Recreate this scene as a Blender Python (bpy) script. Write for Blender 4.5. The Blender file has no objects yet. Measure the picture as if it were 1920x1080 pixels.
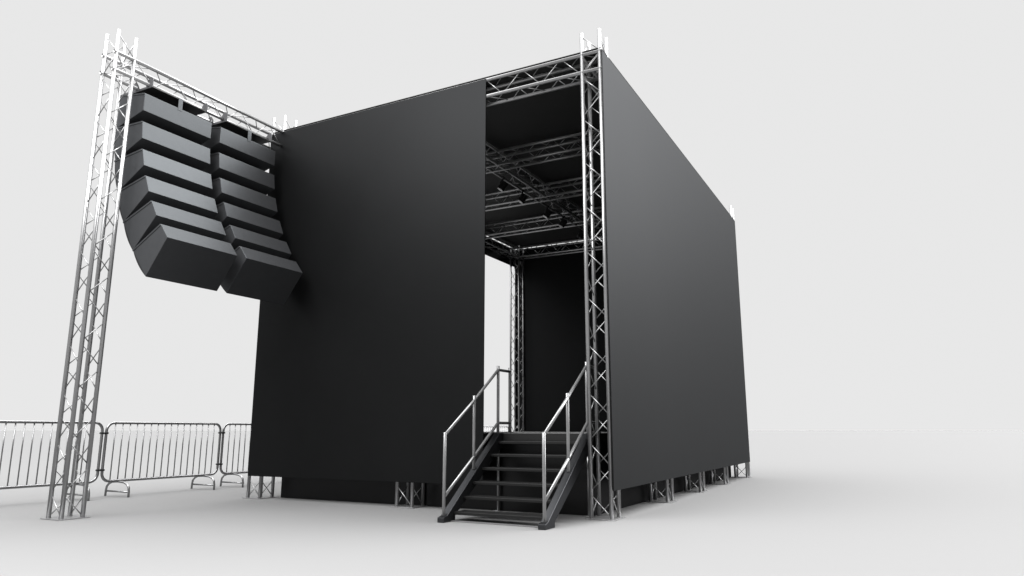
import bpy, bmesh, math, random
from mathutils import Vector, Matrix
R = math.radians
random.seed(4)
sc = bpy.context.scene
C = sc.collection

# ------------------------------------------------------------------ camera
cam = bpy.data.objects.new('camera', bpy.data.cameras.new('camera'))
C.objects.link(cam)
cam.data.sensor_width = 36
cam.data.lens = 36 * 1336.17 / 1920
cam.data.clip_start = 0.05
cam.data.clip_end = 6000
cam.location = (2.9995, -7.9189, 0.9776)
cam.rotation_euler = (math.pi / 2 + 0.1970, 0, 0.4871)
sc.camera = cam

# ------------------------------------------------------------------ light
# An even pale studio surround below, a soft overhead light field above and a
# broad soft light high on the +X side.
W = bpy.data.worlds.new('World')
sc.world = W
W.use_nodes = True
nt = W.node_tree
for n in list(nt.nodes):
    nt.nodes.remove(n)
def N(t, **k):
    n = nt.nodes.new(t)
    for a, b in k.items():
        setattr(n, a, b)
    return n
def ramp(src, a, b, lo=0.0, hi=1.0):
    m = N('ShaderNodeMapRange', interpolation_type='SMOOTHSTEP')
    nt.links.new(src, m.inputs['Value'])
    m.inputs['From Min'].default_value = a
    m.inputs['From Max'].default_value = b
    m.inputs['To Min'].default_value = lo
    m.inputs['To Max'].default_value = hi
    return m.outputs['Result']
BASE = 0.805      # surround seen behind the stage
REAR = 0.38       # dimmer surround behind the camera
TOP = 4.5         # overhead softness
HIGH = 6.5        # softbox above and beyond the stage
SIDE = 11.5        # broad softbox on the right
geo = N('ShaderNodeTexCoord')
sep = N('ShaderNodeSeparateXYZ')
nt.links.new(geo.outputs['Generated'], sep.inputs[0])
top = ramp(sep.outputs['Z'], 0.64, 0.94, 0.0, TOP)
fr = N('ShaderNodeVectorMath', operation='DOT_PRODUCT')
nt.links.new(geo.outputs['Generated'], fr.inputs[0])
fr.inputs[1].default_value = (-0.468, 0.884, 0)
base = ramp(fr.outputs['Value'], -0.1, 0.60, REAR, BASE)
dot = N('ShaderNodeVectorMath', operation='DOT_PRODUCT')
nt.links.new(geo.outputs['Generated'], dot.inputs[0])
sd = Vector((0.60, 0.62, 0.50)).normalized()
dot.inputs[1].default_value = sd
side = ramp(dot.outputs['Value'], 0.875, 0.955, 0.0, SIDE)
dl = N('ShaderNodeVectorMath', operation='DOT_PRODUCT')
nt.links.new(geo.outputs['Generated'], dl.inputs[0])
dl.inputs[1].default_value = Vector((-0.36, -0.52, 0.78)).normalized()
left = ramp(dl.outputs['Value'], 0.78, 0.97, 0.0, 3.3)   # weaker softbox behind on the left
dh = N('ShaderNodeVectorMath', operation='DOT_PRODUCT')
nt.links.new(geo.outputs['Generated'], dh.inputs[0])
dh.inputs[1].default_value = Vector((0.22, 0.42, 0.88)).normalized()
high = ramp(dh.outputs['Value'], 0.835, 0.95, 0.0, HIGH)
ah = N('ShaderNodeMath', operation='ADD')
nt.links.new(top, ah.inputs[0]); nt.links.new(high, ah.inputs[1])
top = ah.outputs[0]
a0 = N('ShaderNodeMath', operation='ADD')
nt.links.new(top, a0.inputs[0]); nt.links.new(left, a0.inputs[1])
top = a0.outputs[0]
a1 = N('ShaderNodeMath', operation='ADD')
nt.links.new(top, a1.inputs[0]); nt.links.new(side, a1.inputs[1])
a2 = N('ShaderNodeMath', operation='ADD')
nt.links.new(a1.outputs[0], a2.inputs[0]); nt.links.new(base, a2.inputs[1])
bg = N('ShaderNodeBackground')
bg.inputs['Color'].default_value = (1, 1, 1, 1)
nt.links.new(a2.outputs[0], bg.inputs['Strength'])
out = N('ShaderNodeOutputWorld')
nt.links.new(bg.outputs[0], out.inputs[0])
W.cycles.sampling_method = 'MANUAL'
W.cycles.sample_map_resolution = 512

# added overhead fill lamp, brightens the floor in front of the doorway side
ld = bpy.data.lights.new('added_floor_fill', 'AREA')
ld.shape = 'RECTANGLE'; ld.size = 7; ld.size_y = 4.5
ld.energy = 1250
lo = bpy.data.objects.new('added_floor_fill', ld)
C.objects.link(lo)
lo.location = (-4.5, -7.5, 9.0)
lo.rotation_euler = (Vector((-2.6, -1.0, 0)) - Vector(lo.location)).to_track_quat('-Z', 'Y').to_euler()

sc.view_settings.view_transform = 'Standard'
sc.view_settings.look = 'None'
sc.view_settings.exposure = 0
sc.view_settings.gamma = 1
sc.view_settings.use_curve_mapping = False
sc.cycles.max_bounces = 10
sc.cycles.sample_clamp_indirect = 8

# ------------------------------------------------------------------ materials
def mat(name, col, rough, metal=0.0, spec=0.5, var=0.06, rvar=0.05, scale=3.0, bump=0.0, bscale=200.0):
    m = bpy.data.materials.new(name)
    m.use_nodes = True
    t = m.node_tree
    p = t.nodes['Principled BSDF']
    p.inputs['Metallic'].default_value = metal
    p.inputs['Specular IOR Level'].default_value = spec
    tc = t.nodes.new('ShaderNodeTexCoord')
    nz = t.nodes.new('ShaderNodeTexNoise')
    nz.inputs['Scale'].default_value = scale
    nz.inputs['Detail'].default_value = 5
    t.links.new(tc.outputs['Object'], nz.inputs['Vector'])
    def mr(lo, hi):
        r = t.nodes.new('ShaderNodeMapRange')
        t.links.new(nz.outputs['Fac'], r.inputs['Value'])
        r.inputs['From Min'].default_value = 0.3
        r.inputs['From Max'].default_value = 0.7
        r.inputs['To Min'].default_value = lo
        r.inputs['To Max'].default_value = hi
        return r
    v = mr(1 - var, 1 + var)
    mx = t.nodes.new('ShaderNodeVectorMath')
    mx.operation = 'SCALE'
    mx.inputs[0].default_value = col
    t.links.new(v.outputs[0], mx.inputs['Scale'])
    t.links.new(mx.outputs[0], p.inputs['Base Color'])
    r = mr(rough - rvar, rough + rvar)
    t.links.new(r.outputs[0], p.inputs['Roughness'])
    if bump:
        n2 = t.nodes.new('ShaderNodeTexNoise')
        n2.inputs['Scale'].default_value = bscale
        t.links.new(tc.outputs['Object'], n2.inputs['Vector'])
        b = t.nodes.new('ShaderNodeBump')
        b.inputs['Strength'].default_value = bump
        b.inputs['Distance'].default_value = 0.002
        t.links.new(n2.outputs['Fac'], b.inputs['Height'])
        t.links.new(b.outputs[0], p.inputs['Normal'])
    return m
def satin(name, col, gloss, rough, var=0.05, rvar=0.02, scale=2.0, bump=0.0, bscale=300.0, graze=None):
    # matt paint with an even, soft sheen
    m = mat(name, col, 0.9, spec=0.0, var=var, rvar=rvar, scale=scale, bump=bump, bscale=bscale)
    t = m.node_tree
    p = t.nodes['Principled BSDF']
    g = t.nodes.new('ShaderNodeBsdfAnisotropic')
    g.inputs['Color'].default_value = (*gloss, 1)
    g.inputs['Roughness'].default_value = rough
    if graze:
        # the sheen strengthens towards a grazing view
        lw = t.nodes.new('ShaderNodeLayerWeight')
        mp = t.nodes.new('ShaderNodeMapRange')
        mp.inputs['From Min'].default_value = 0.28
        mp.inputs['From Max'].default_value = 0.72
        mp.inputs['To Min'].default_value = graze[0]
        mp.inputs['To Max'].default_value = graze[1]
        t.links.new(lw.outputs['Facing'], mp.inputs['Value'])
        vs = t.nodes.new('ShaderNodeVectorMath'); vs.operation = 'SCALE'
        vs.inputs[0].default_value = gloss
        t.links.new(mp.outputs[0], vs.inputs['Scale'])
        t.links.new(vs.outputs[0], g.inputs['Color'])
    if p.inputs['Normal'].links:
        t.links.new(p.inputs['Normal'].links[0].from_socket, g.inputs['Normal'])
    a = t.nodes.new('ShaderNodeAddShader')
    t.links.new(p.outputs[0], a.inputs[0]); t.links.new(g.outputs[0], a.inputs[1])
    o = t.nodes['Material Output']
    t.links.new(a.outputs[0], o.inputs['Surface'])
    return m
M = {
    'ground': mat('pale_floor', (0.1382, 0.1382, 0.1382), 0.9, spec=0.1, var=0.006, rvar=0.02, scale=0.4),
    'alu': satin('aluminium', (0.070, 0.070, 0.0705), (0.235, 0.235, 0.237), 0.30, scale=6),
    'steel': satin('galvanised_steel', (0.050, 0.050, 0.0505), (0.19, 0.19, 0.192), 0.25, scale=9, var=0.12),
    'bounce_deck': satin('bounce_deck_grey', (0.18, 0.18, 0.18), (0.04, 0.04, 0.04), 0.6, scale=10, var=0.12),  # deck grey lightened to bounce light up onto the roof trusses
    'roof': satin('black_roof', (0.020, 0.020, 0.020), (0.03, 0.03, 0.03), 0.5),
    'rail': satin('satin_steel', (0.095, 0.095, 0.0955), (0.16, 0.16, 0.162), 0.28, scale=9),
    'panel': satin('black_cladding', (0.0045, 0.0046, 0.0047), (1.0, 1.02, 1.05), 0.41, graze=(0.0088, 0.0295)),
    'skirt': satin('black_skirt', (0.005, 0.005, 0.005), (0.02, 0.02, 0.0205), 0.30),
    'deck': satin('black_deck', (0.008, 0.008, 0.008), (0.025, 0.025, 0.025), 0.45, scale=8),
    'cab': satin('black_cabinet_paint', (0.034, 0.0347, 0.0365), (0.0225, 0.0241, 0.0252), 0.36, scale=12, bump=0.12, bscale=350),
    'grille': satin('black_grille', (0.012, 0.012, 0.0125), (0.03, 0.03, 0.031), 0.5),
    'frame': satin('dark_grey_frame', (0.055, 0.055, 0.057), (0.04, 0.04, 0.041), 0.40),
    'stair': satin('dark_grey_stringer', (0.0085, 0.0087, 0.0092), (0.042, 0.043, 0.0455), 0.30, scale=8),
    'tread': satin('black_tread', (0.008, 0.008, 0.008), (0.02, 0.02, 0.02), 0.4, scale=15),
    'rubber': mat('black_plastic', (0.012, 0.012, 0.012), 0.5, spec=0.4),
    'lens': mat('lamp_glass', (0.05, 0.05, 0.055), 0.15, spec=0.6),
}

# ------------------------------------------------------------------ helpers
def tag(o, label=None, cat=None, group=None, kind=None):
    if label: o['label'] = label
    if cat: o['category'] = cat
    if group: o['group'] = group
    if kind: o['kind'] = kind
    return o
def thing(name, label, cat, loc=(0, 0, 0), group=None, rz=0.0):
    o = bpy.data.objects.new(name, None)
    o.empty_display_size = 0.1
    C.objects.link(o)
    o.location = loc
    o.rotation_euler = (0, 0, rz)
    return tag(o, label, cat, group)
def obj(name, bm, m, parent=None, smooth=False):
    bmesh.ops.recalc_face_normals(bm, faces=bm.faces)
    me = bpy.data.meshes.new(name)
    bm.to_mesh(me)
    bm.free()
    me.materials.append(M[m])
    o = bpy.data.objects.new(name, me)
    C.objects.link(o)
    if smooth:
        for p in me.polygons:
            p.use_smooth = len(p.vertices) == 4
    if parent:
        o.parent = parent
    return o
def copy_tree(o, parent=None):
    c = o.copy()
    C.objects.link(c)
    c.parent = parent
    for ch in [x for x in bpy.data.objects if x.parent == o]:
        copy_tree(ch, c)
    return c
def box(bm, x0, x1, y0, y1, z0, z1):
    v = [bm.verts.new((x, y, z)) for x in (x0, x1) for y in (y0, y1) for z in (z0, z1)]
    for f in ((0, 1, 3, 2), (4, 6, 7, 5), (0, 4, 5, 1), (2, 3, 7, 6), (0, 2, 6, 4), (1, 5, 7, 3)):
        bm.faces.new([v[i] for i in f])
def frame_of(d):
    d = d.normalized()
    up = Vector((0, 0, 1)) if abs(d.z) < 0.9 else Vector((1, 0, 0))
    a = d.cross(up).normalized()
    return a, d.cross(a).normalized()
def tube(bm, pts, r, seg=12, caps=True, closed=False):
    pts = [Vector(p) for p in pts]
    n = len(pts)
    rings = []
    a = b = None
    for i, p in enumerate(pts):
        if closed:
            d = (pts[(i + 1) % n] - p).normalized() + (p - pts[i - 1]).normalized()
        elif i == 0: d = pts[1] - p
        elif i == n - 1: d = p - pts[i - 1]
        else: d = (pts[i + 1] - p).normalized() + (p - pts[i - 1]).normalized()
        d.normalize()
        if a is None:
            a, b = frame_of(d)
        else:
            a = (a - d * a.dot(d)).normalized()
            b = d.cross(a).normalized()
        sc_ = 1.0
        if 0 < i < n - 1 or closed:
            e = (p - pts[i - 1]).normalized()
            sc_ = 1.0 / max(0.7, d.dot(e))
        rings.append([bm.verts.new(p + (a * math.cos(t) + b * math.sin(t)) * r * (sc_ if seg > 4 else 1))
                      for t in [2 * math.pi * k / seg for k in range(seg)]])
    rng = range(n) if closed else range(n - 1)
    for i in rng:
        q, w = rings[i], rings[(i + 1) % n]
        for k in range(seg):
            bm.faces.new((q[k], q[(k + 1) % seg], w[(k + 1) % seg], w[k]))
    if caps and not closed:
        bm.faces.new(rings[0][::-1]); bm.faces.new(rings[-1])
def pipe(bm, pts, r, wall=0.004, seg=14):
    # open-ended hollow tube (two points)
    p, q = Vector(pts[0]), Vector(pts[1])
    a, b = frame_of(q - p)
    R_ = []
    for c, rr in ((p, r), (q, r), (q, r - wall), (p, r - wall)):
        R_.append([bm.verts.new(c + (a * math.cos(t) + b * math.sin(t)) * rr) for t in [2 * math.pi * k / seg for k in range(seg)]])
    for i in range(4):
        u, w = R_[i], R_[(i + 1) % 4]
        for k in range(seg):
            bm.faces.new((u[k], u[(k + 1) % seg], w[(k + 1) % seg], w[k]))
def prism(bm, poly, a0, a1, axis='y'):
    # poly in (x,z) extruded along y, or (y,z) along x
    def P(u, w, a):
        return (u, a, w) if axis == 'y' else (a, u, w)
    A = [bm.verts.new(P(u, w, a0)) for u, w in poly]
    B = [bm.verts.new(P(u, w, a1)) for u, w in poly]
    bm.faces.new(A[::-1]); bm.faces.new(B)
    n = len(poly)
    for i in range(n):
        bm.faces.new((A[i], A[(i + 1) % n], B[(i + 1) % n], B[i]))
def bevel(o, w=0.004, seg=2):
    m = o.modifiers.new('bevel', 'BEVEL')
    m.width = w; m.segments = seg; m.limit_method = 'ANGLE'; m.angle_limit = R(40)
    return o

# ------------------------------------------------------------------ ground
bm = bmesh.new()
ring = [bm.verts.new((2500 * math.cos(2 * math.pi * k / 64), 2500 * math.sin(2 * math.pi * k / 64), 0)) for k in range(64)]
bm.faces.new(ring)
tag(obj('ground', bm, 'ground'), kind='structure')

# ------------------------------------------------------------------ truss
S = 0.12          # half spacing of the main tubes
CR = 0.0245       # main tube radius
BR = 0.0066       # brace radius
STEP = 0.2835
def face_lattice(bm, z0, z1, phase):
    # zigzag between u=-S and u=+S along z, as points; phase: 0 -> first node at +S
    k = 0
    z = 0.0
    L = z1
    while z < L - 0.02:
        s0 = S if (k + phase) % 2 == 0 else -S
        za, zb = z + 0.030, z + STEP - 0.030
        ua, ub = s0 * 0.92, -s0 * 0.92
        if z0 <= za and zb > L - 0.01:
            f = max(0.0, (L - 0.01 - za) / (zb - za))
            if f < 0.25: break
            ub = ua + (ub - ua) * f; zb = L - 0.01
        yield (ua, za, ub, zb)
        z += STEP; k += 1
def truss_parts(root, L, z_off=0.0):
    # vertical truss along local +Z, parts parented to root
    for a in (-1, 1):
        for b in (-1, 1):
            bm = bmesh.new()
            pipe(bm, [(a * S, b * S, z_off), (a * S, b * S, L)], CR)
            obj('chord', bm, 'alu', root, True)
    # faces: -Y, +X, +Y, -X, each turned a quarter from the last
    for i in range(4):
        bm = bmesh.new()
        rot = Matrix.Rotation(i * math.pi / 2, 4, 'Z')
        for ua, za, ub, zb in face_lattice(bm, 0.0, L, 0):
            p = rot @ Vector((ua, -S, za)); q = rot @ Vector((ub, -S, zb))
            tube(bm, [p, q], BR, 8)
        obj('lattice', bm, 'alu', root, True)
Wd, Wm, Pd = 5.4073, 2.7043, 2.8447
D = [0, 2.2214, 4.1145, 5.9966, 8.2259]
H = 5.98
def make_tower(loc, label, h=H):
    t = thing('truss_tower', label, 'truss tower', loc, 'upright truss towers of the stage')
    bm = bmesh.new(); box(bm, -0.178, 0.178, -0.178, 0.178, 0.001, 0.009)
    bevel(obj('base_plate', bm, 'alu', t), 0.002)
    truss_parts(t, h, 0.0095)
    return t
towers = [
    ((-Wd, -Pd), 'lone truss tower left of the hanging speakers, standing free of the stage walls'),
    ((0, 0), 'bare truss tower between the doorway with stairs and the wide rear wall'),
    ((-Wd, 0), 'truss tower behind the left edge of the door wall, feet and tips showing'),
    ((-Wm, 0), 'truss tower behind the middle of the door wall, its feet showing left of the stairs'),
    ((0, D[1]), 'truss tower with feet showing under the rear wall, first past the corner'),
    ((0, D[2]), 'truss tower with feet showing under the rear wall, second past the corner'),
    ((0, D[3]), 'truss tower with feet showing under the rear wall, third past the corner'),
    ((0, D[4]), 'truss tower at the far right corner of the stage, tips peeking above the rear wall'),
    ((-Wd, D[4]), 'truss tower seen through the doorway, beside the bright front opening'),
]
t0 = make_tower((towers[0][0][0], towers[0][0][1], 0), towers[0][1])
low = None
for (x, y), lab in towers[1:]:
    if 'with feet showing' in lab or 'behind the middle' in lab:
        # these stop under the roof
        c = make_tower((x, y, 0), lab, 5.69) if low is None else copy_tree(low)
        low = low or c
    else:
        c = copy_tree(t0)
    c.location = (x, y, 0)
    c['label'] = lab

def make_beam(label, start, L, direction, z, group='level roof trusses of the stage'):
    # direction 'x-' : runs from start toward -X ; 'y+' toward +Y
    t = thing('truss_beam', label, 'truss beam', (start[0], start[1], z), group)
    truss_parts(t, L)
    if direction == 'x-':
        # local +Z -> world -X ; local Y stays
        t.rotation_euler = Matrix(((0, 0, -1), (0, 1, 0), (1, 0, 0))).to_euler()
    else:
        # local +Z -> world +Y
        t.rotation_euler = Matrix(((1, 0, 0), (0, 0, 1), (0, -1, 0))).to_euler()
    return t
ZB = 5.557
ZI = 5.527
EX = 0.150
make_beam('bright truss beam carrying the hanging speakers, from the lone tower to the stage', (-Wd, -Pd - EX), Pd - 0.03, 'y+', ZB)
make_beam('truss beam along the top of the door wall, bare above the doorway', (EX, 0), Wd + 2 * EX, 'x-', ZB)
make_beam('truss beam over the bright front opening, behind the black valance', (-Wd, -0.02), D[4] + EX, 'y+', ZI)
make_beam('roof truss beam along the inside of the wide rear wall, mostly hidden', (-0.001, -0.10), D[4] + EX, 'y+', ZI - 0.004)
make_beam('roof truss beam crossing inside, nearest of those seen through the doorway', (0.13, D[1]), Wd + 0.26, 'x-', ZI)
make_beam('roof truss beam crossing inside, second seen through the doorway', (0.13, D[2]), Wd + 0.26, 'x-', ZI)
make_beam('roof truss beam crossing inside, third and farthest but one seen through the doorway', (0.13, D[3]), Wd + 0.26, 'x-', ZI)
make_beam('roof truss beam lying against the far black wall inside the stage', (0.13, D[4]), Wd + 0.26, 'x-', ZI)
make_beam('roof truss beam with spotlights clamped below it, running away from the doorway', (-Wm, 0.14), D[4] - 0.02, 'y+', ZI + 0.003)

# ------------------------------------------------------------------ stage shell
def panel(name, label, cat, x0, x1, y0, y1, z0, z1, m='panel'):
    bm = bmesh.new(); box(bm, x0, x1, y0, y1, z0, z1)
    o = bevel(obj(name, bm, m), 0.003)
    return tag(o, label, cat)
panel('wall_panel', 'black wall with the hanging speakers before it, left of the doorway', 'wall panel', -5.523, -1.512, -0.160, -0.146, 0.318, 5.678)
panel('wall_panel', 'wide black rear wall right of the doorway, grey towards its top', 'wall panel', 0.147, 0.161, -0.142, 8.338, 0.314, 5.672)
panel('wall_panel', 'black wall on the far side of the stage, seen through the doorway', 'wall panel', -5.535, 0.14, 8.372, 8.386, 0.318, 5.672)
panel('valance', 'black strip above the bright front opening, seen through the doorway', 'valance', -5.552, -5.538, -0.14, 8.37, 5.21, 5.672)
panel('roof_sheet', 'thin flat black roof laid over the level trusses', 'roof', -5.535, 0.143, -0.143, 8.37, 5.706, 5.716, 'roof')

st = thing('stage_platform', 'low black stage floor with black skirts behind the stairs', 'stage platform', (-2.66, 4.1, 0))
def sp(name, x0, x1, y0, y1, z0, z1, m):
    bm = bmesh.new(); box(bm, x0 + 2.66, x1 + 2.66, y0 - 4.1, y1 - 4.1, z0, z1)
    return bevel(obj(name, bm, m, st), 0.002)
sp('deck_edge', -5.16, -0.175, 0.135, 8.05, 0.845, 0.940, 'deck')
sp('deck', -5.15, -0.185, 0.145, 8.04, 0.9405, 0.946, 'bounce_deck')
sp('skirt', -5.146, -0.19, 0.146, 0.152, 0.003, 0.843, 'skirt')
sp('skirt', -0.196, -0.19, 0.154, 8.030, 0.003, 0.843, 'skirt')
sp('skirt', -5.146, -0.19, 8.032, 8.038, 0.003, 0.843, 'skirt')
sp('skirt', -5.146, -5.14, 0.154, 8.030, 0.003, 0.843, 'skirt')

# ------------------------------------------------------------------ hanging speakers
YC = [-2.067, -2.067 + 1.193]
YN, YF = -0.5205, 0.5205
backs = [((-5.197, 5.260), (-5.198, 5.016)), ((-5.187, 4.865), (-5.156, 4.630)), ((-5.124, 4.476), (-5.061, 4.249)),
         ((-5.002, 4.096), (-4.915, 3.884)), ((-4.836, 3.746), (-4.716, 3.543)), ((-4.614, 3.416), (-4.473, 3.237))]
THETA = [0.2, 7.6, 15.4, 22.6, 30.6, 38.2]
def dirv(deg):    # pointing -x and down by deg
    return Vector((-math.cos(R(deg)), -math.sin(R(deg))))
def make_cab():
    # local: back face centre at origin, back vertical, front toward -X
    root = thing('line_array_speaker', 'x', 'speaker', (0, 0, 0))
    h = 0.1185
    BT, BB = Vector((0, h)), Vector((0, -h))
    FT = BT + dirv(-9.2) * 0.557
    FB = BB + dirv(14.8) * 0.557
    bm = bmesh.new()
    poly = [BB, BT, FT, FB]
    prism(bm, [(p.x, p.y) for p in poly], YN, YF)
    bevel(obj('cabinet_body', bm, 'cab', root), 0.004)
    # top plate standing a little proud of the sides
    n = Vector((-(BT - FT).y, (BT - FT).x)).normalized()
    if n.y < 0: n = -n
    t = [BT - n * 0.020 + (FT - BT) * 0.012, BT + n * 0.003 + (FT - BT) * 0.012, FT + n * 0.003, FT - n * 0.020]
    bm = bmesh.new()
    prism(bm, [(p.x, p.y) for p in t], YN - 0.007, YF + 0.007)
    bevel(obj('top_plate', bm, 'cab', root), 0.002)
    # convex grille on the front
    arc = []
    for i in range(11):
        s = i / 10
        p = FT.lerp(FB, s)
        out_ = (FB - FT).normalized(); out_ = Vector((out_.y, -out_.x))
        if out_.x > 0: out_ = -out_
        arc.append(p + out_ * (0.002 + 0.026 * (1 - (2 * s - 1) ** 2)))
    poly = arc + [FB + Vector((0.003, 0)), FT + Vector((0.003, 0))]
    poly = arc + [FB.lerp(FT, 0.002), FT.lerp(FB, 0.002)]
    bm = bmesh.new()
    prism(bm, [(p.x, p.y) for p in poly], YN + 0.006, YF - 0.006)
    obj('grille', bm, 'grille', root)
    return root
hang_name = ['of the left column, beside the lone tower', 'of the right column, near the black wall']
rank = ['topmost speaker', 'second speaker down', 'third speaker down', 'fourth speaker down', 'fifth speaker down', 'lowest and most tilted speaker']
proto = None
for hgi, yc in enumerate(YC):
    for i, ((tx, tz), (bx_, bz)) in enumerate(backs):
        o = proto = make_cab() if proto is None else proto
        if hgi or i:
            o = copy_tree(proto)
        o.location = ((tx + bx_) / 2, yc, (tz + bz) / 2)
        # back edge turns so it leans out at the bottom
        o.rotation_euler = (0, -R(THETA[i]), 0)
        o['label'] = 'grey ' + rank[i] + ' ' + hang_name[hgi]
        o['group'] = 'hanging speakers'
def make_bumper(yc, label):
    t = thing('flying_frame', label, 'rigging frame', (-Wd, yc, 5.385), 'flying frames of the speakers')
    bm = bmesh.new(); box(bm, -0.46, 0.205, -0.418, 0.418, 0.0, 0.008)
    bevel(obj('bottom_plate', bm, 'rubber', t), 0.002)
    # cheek plate with raised round-shouldered ears either side of the truss
    prof = [(-0.46, -0.002), (0.21, -0.002), (0.215, 0.09)]
    cx, cz, r = 0.165, 0.095, 0.05
    for k in range(7):
        a = R(90 * k / 6)
        prof.append((cx + r * math.cos(a), cz + r * math.sin(a)))
    prof += [(0.13, 0.140), (0.085, 0.085), (0.075, 0.03), (-0.075, 0.03), (-0.085, 0.085), (-0.13, 0.14), (-0.165, 0.145), (-0.21, 0.11), (-0.215, 0.05), (-0.46, 0.035)]
    for s in (-1, 1):
        bm = bmesh.new()
        prism(bm, prof, s * 0.425 - 0.004, s * 0.425 + 0.004)
        bevel(obj('cheek_plate', bm, 'frame', t), 0.0015)
    bm = bmesh.new()
    box(bm, 0.207, 0.213, -0.033, 0.033, -0.160, 0.02)
    bevel(obj('rear_link', bm, 'cab', t), 0.002)
    for s in (-1, 1):
        bm = bmesh.new()
        tube(bm, [(-0.30, s * 0.36, 0.0), (-0.30, s * 0.36, -0.05)], 0.012, 8)
        obj('drop_pin', bm, 'rubber', t)
    return t
make_bumper(YC[0], 'grey plate frame under the beam, above the left speaker column')
make_bumper(YC[1], 'grey plate frame under the beam, above the right speaker column')

# ------------------------------------------------------------------ spotlights under the roof truss
def make_spot():
    t = thing('stage_spotlight', 'x', 'spotlight', (0, 0, 0), 'spotlights under the roof truss')
    bm = bmesh.new()
    tube(bm, [(0, -0.022, 0), (0, 0.022, 0)], 0.036, 12)
    box(bm, -0.012, 0.012, -0.02, 0.02, -0.075, -0.03)
    obj('clamp', bm, 'rubber', t)
    bm = bmesh.new()
    pts = []
    for k in range(13):
        a = math.pi * k / 12
        pts.append((0, 0.105 * math.cos(a), -0.165 + 0.09 * math.sin(a)))
    tube(bm, [(0, 0.105, -0.21)] + pts + [(0, -0.105, -0.21)], 0.008, 6)
    obj('yoke', bm, 'rubber', t)
    ax = Vector((-0.45, -0.25, -0.75)).normalized()
    c = Vector((0, 0, -0.20))
    bm = bmesh.new()
    tube(bm, [c - ax * 0.10, c - ax * 0.085, c - ax * 0.02, c + ax * 0.09, c + ax * 0.10], 0.082, 16)
    for k in range(5):
        p = c - ax * (0.02 + 0.016 * k)
        tube(bm, [p, p + ax * 0.006], 0.090, 16)
    obj('lamp_body', bm, 'rubber', t, True)
    bm = bmesh.new()
    tube(bm, [c + ax * 0.098, c + ax * 0.103], 0.070, 16)
    obj('lens', bm, 'lens', t)
    return t
sl = ['nearest to the doorway wall, hanging just inside', 'second from the doorway wall', 'third from the doorway wall, above the middle', 'fourth from the doorway wall', 'farthest in, near the bare corner tower']
pr = make_spot()
for i, y in enumerate((2.72, 3.50, 4.60, 5.37, 6.36)):
    o = pr if i == 0 else copy_tree(pr)
    o.location = (-Wm - S, y, ZI - S)
    o.scale = (0.78, 0.78, 0.78)
    o['label'] = 'small black spotlight under the long roof truss, ' + sl[i]

# ------------------------------------------------------------------ stairs
root = thing('metal_stairs', 'dark metal stairs with silver tube handrails leading up to the doorway', 'stairs', (-0.83, -0.5, 0))
OX, OY = 0.83, 0.5
def lx(x): return x + OX
def ly(y): return y + OY
def topz(y): return 0.060 + 0.737 * (y + 1.14)
outer = [(-1.195, 0.0), (-0.962, 0.0), (-0.962, 0.055)]
yk = 0.055
TH = 0.165
lower = [(-0.93, 0.080), (yk + 0.03, topz(yk) - TH - 0.015), (0.42, topz(yk) - TH)]
prof = outer + lower + [(0.42, topz(yk) + 0.015), (yk, topz(yk)), (-1.13, topz(-1.13)), (-1.195, 0.052)]
prof = [(ly(a), b) for a, b in prof]
for x0, x1 in ((-1.475, -1.392), (-0.268, -0.186)):
    bm = bmesh.new(); prism(bm, prof, lx(x0), lx(x1), 'x')
    bevel(obj('stringer', bm, 'stair', root), 0.003)
TY, TZ = [-1.005, -0.80, -0.60, -0.395, -0.19, 0.012], [0.100, 0.247, 0.396, 0.545, 0.695, 0.845]
for y, z in zip(TY, TZ):
    bm = bmesh.new()
    box(bm, lx(-1.391), lx(-0.269), ly(y), ly(y) + (0.22 if y < 0 else 0.12), z - 0.032, z)
    bevel(obj('tread', bm, 'tread', root), 0.003)
bm = bmesh.new(); box(bm, lx(-1.391), lx(-0.269), ly(-1.06), ly(-1.0), 0.002, 0.010)
obj('foot_bar', bm, 'alu', root)
pr_ = 0.0185
for xi, x in enumerate((-1.440, -0.228)):
    for j, (y, zt) in enumerate(((-1.125, 0.955), (-0.5, 1.385), (0.085, 1.785), (0.40, 1.785))):
        zb = topz(y) if y < yk else topz(yk)
        bm = bmesh.new(); tube(bm, [(lx(x), ly(y), zb - 0.004), (lx(x), ly(y), zt)], pr_, 14)
        bevel(obj('handrail_post', bm, 'rail', root, True), 0.002, 1)
    for z0, z1, z2 in ((0.928, 1.330, 1.735), (0.262, 0.670, 1.068)):
        bm = bmesh.new()
        tube(bm, [(lx(x), ly(-1.125), z0), (lx(x), ly(-0.5), z1), (lx(x), ly(0.085), z2), (lx(x), ly(0.40), z2)], pr_ - 0.001, 14)
        obj('handrail', bm, 'rail', root, True)
for x in (-1.44, -0.235):
    lg = bmesh.new()
    tube(lg, [(lx(x), ly(0.098), 0.006), (lx(x), ly(0.098), 0.80)], 0.017, 12)
    box(lg, lx(x) - 0.06, lx(x) + 0.05, ly(0.05), ly(0.135), 0.001, 0.007)
    obj('support_leg', lg, 'alu', root, True)

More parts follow.
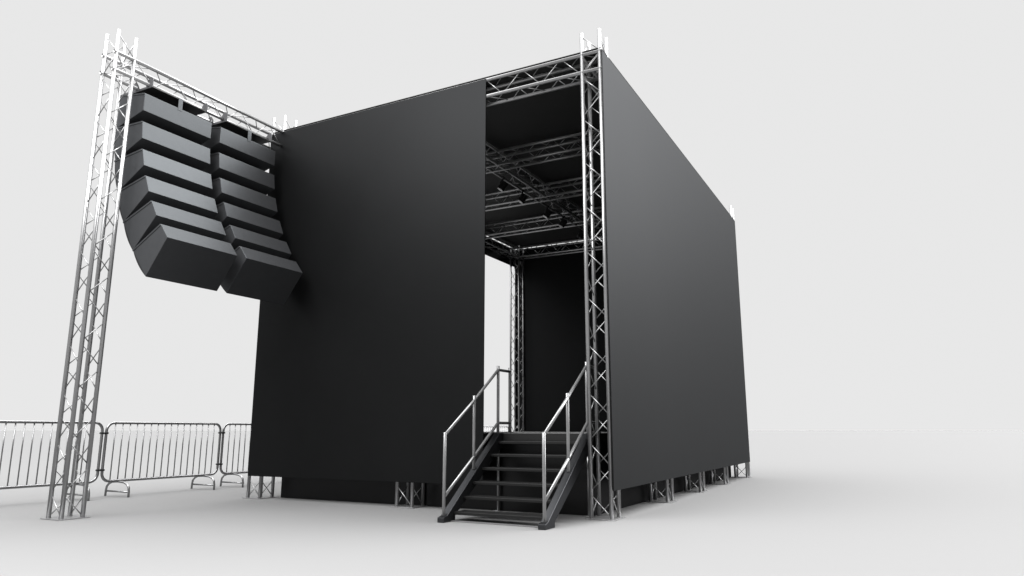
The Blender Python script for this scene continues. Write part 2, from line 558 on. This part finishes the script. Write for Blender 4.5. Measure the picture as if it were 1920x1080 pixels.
# ------------------------------------------------------------------ crowd barriers
BX = -7.45
PL, PP = 2.07, 2.135
def make_barrier():
    t = thing('crowd_barrier', 'x', 'crowd barrier', (0, 0, 0), 'crowd barriers beyond the stage')
    r = 0.12
    z0, z1 = 0.235, 1.088
    pts = []
    for (cy, cz, a0) in ((PL - r, z1 - r, 0), (r, z1 - r, 90), (r, z0 + r, 180), (PL - r, z0 + r, 270)):
        for k in range(7):
            a = R(a0 + 15 * k)
            pts.append((0, cy + r * math.cos(a), cz + r * math.sin(a)))
    bm = bmesh.new(); tube(bm, pts, 0.020, 12, closed=True)
    obj('frame', bm, 'steel', t, True)
    n = 16
    for k in range(n):
        y = 0.135 + (PL - 0.27) * k / (n - 1)
        bm = bmesh.new(); tube(bm, [(0, y, z0), (0, y, z1)], 0.009, 8)
        obj('bar', bm, 'steel', t, True)
    for y in (0.27, PL - 0.27):
        pts = [(-0.275, y, 0.0), (-0.275, y, 0.075)]
        for k in range(9):
            a = R(180 - 180 * k / 8)
            pts.append((0.275 * math.copysign(abs(math.cos(a)) ** 0.7, math.cos(a)), y, 0.075 + 0.145 * math.sin(a) ** 0.8))
        pts += [(0.275, y, 0.075), (0.275, y, 0.0)]
        q = [pts[0]]
        for p in pts[1:]:
            if (Vector(p) - Vector(q[-1])).length > 0.01: q.append(p)
        bm = bmesh.new(); tube(bm, q, 0.016, 10)
        tube(bm, [(-0.27, y, 0.075), (0.27, y, 0.075)], 0.013, 10)
        obj('foot', bm, 'steel', t, True)
    for z in (0.40, 0.935):
        bm = bmesh.new(); box(bm, -0.024, 0.024, PL - 0.026, PP + 0.026, z - 0.014, z + 0.014)
        bevel(obj('hook_clamp', bm, 'rubber', t), 0.006)
    return t
bl = ['steel crowd barrier behind the foot of the lone truss tower, cut by the left edge',
      'steel crowd barrier seen whole between the lone truss tower and the black wall',
      'steel crowd barrier half hidden behind the left edge of the black door wall',
      'steel crowd barrier hidden behind the left part of the black door wall',
      'steel crowd barrier hidden behind the middle of the black door wall',
      'steel crowd barrier hidden behind the stair end of the black door wall',
      'steel crowd barrier glimpsed low through the doorway beyond the stage']
pb = make_barrier()
for i in range(7):
    o = pb if i == 0 else copy_tree(pb)
    o.location = (BX, -3.285 + PP * i, 0)
    o['label'] = bl[i]
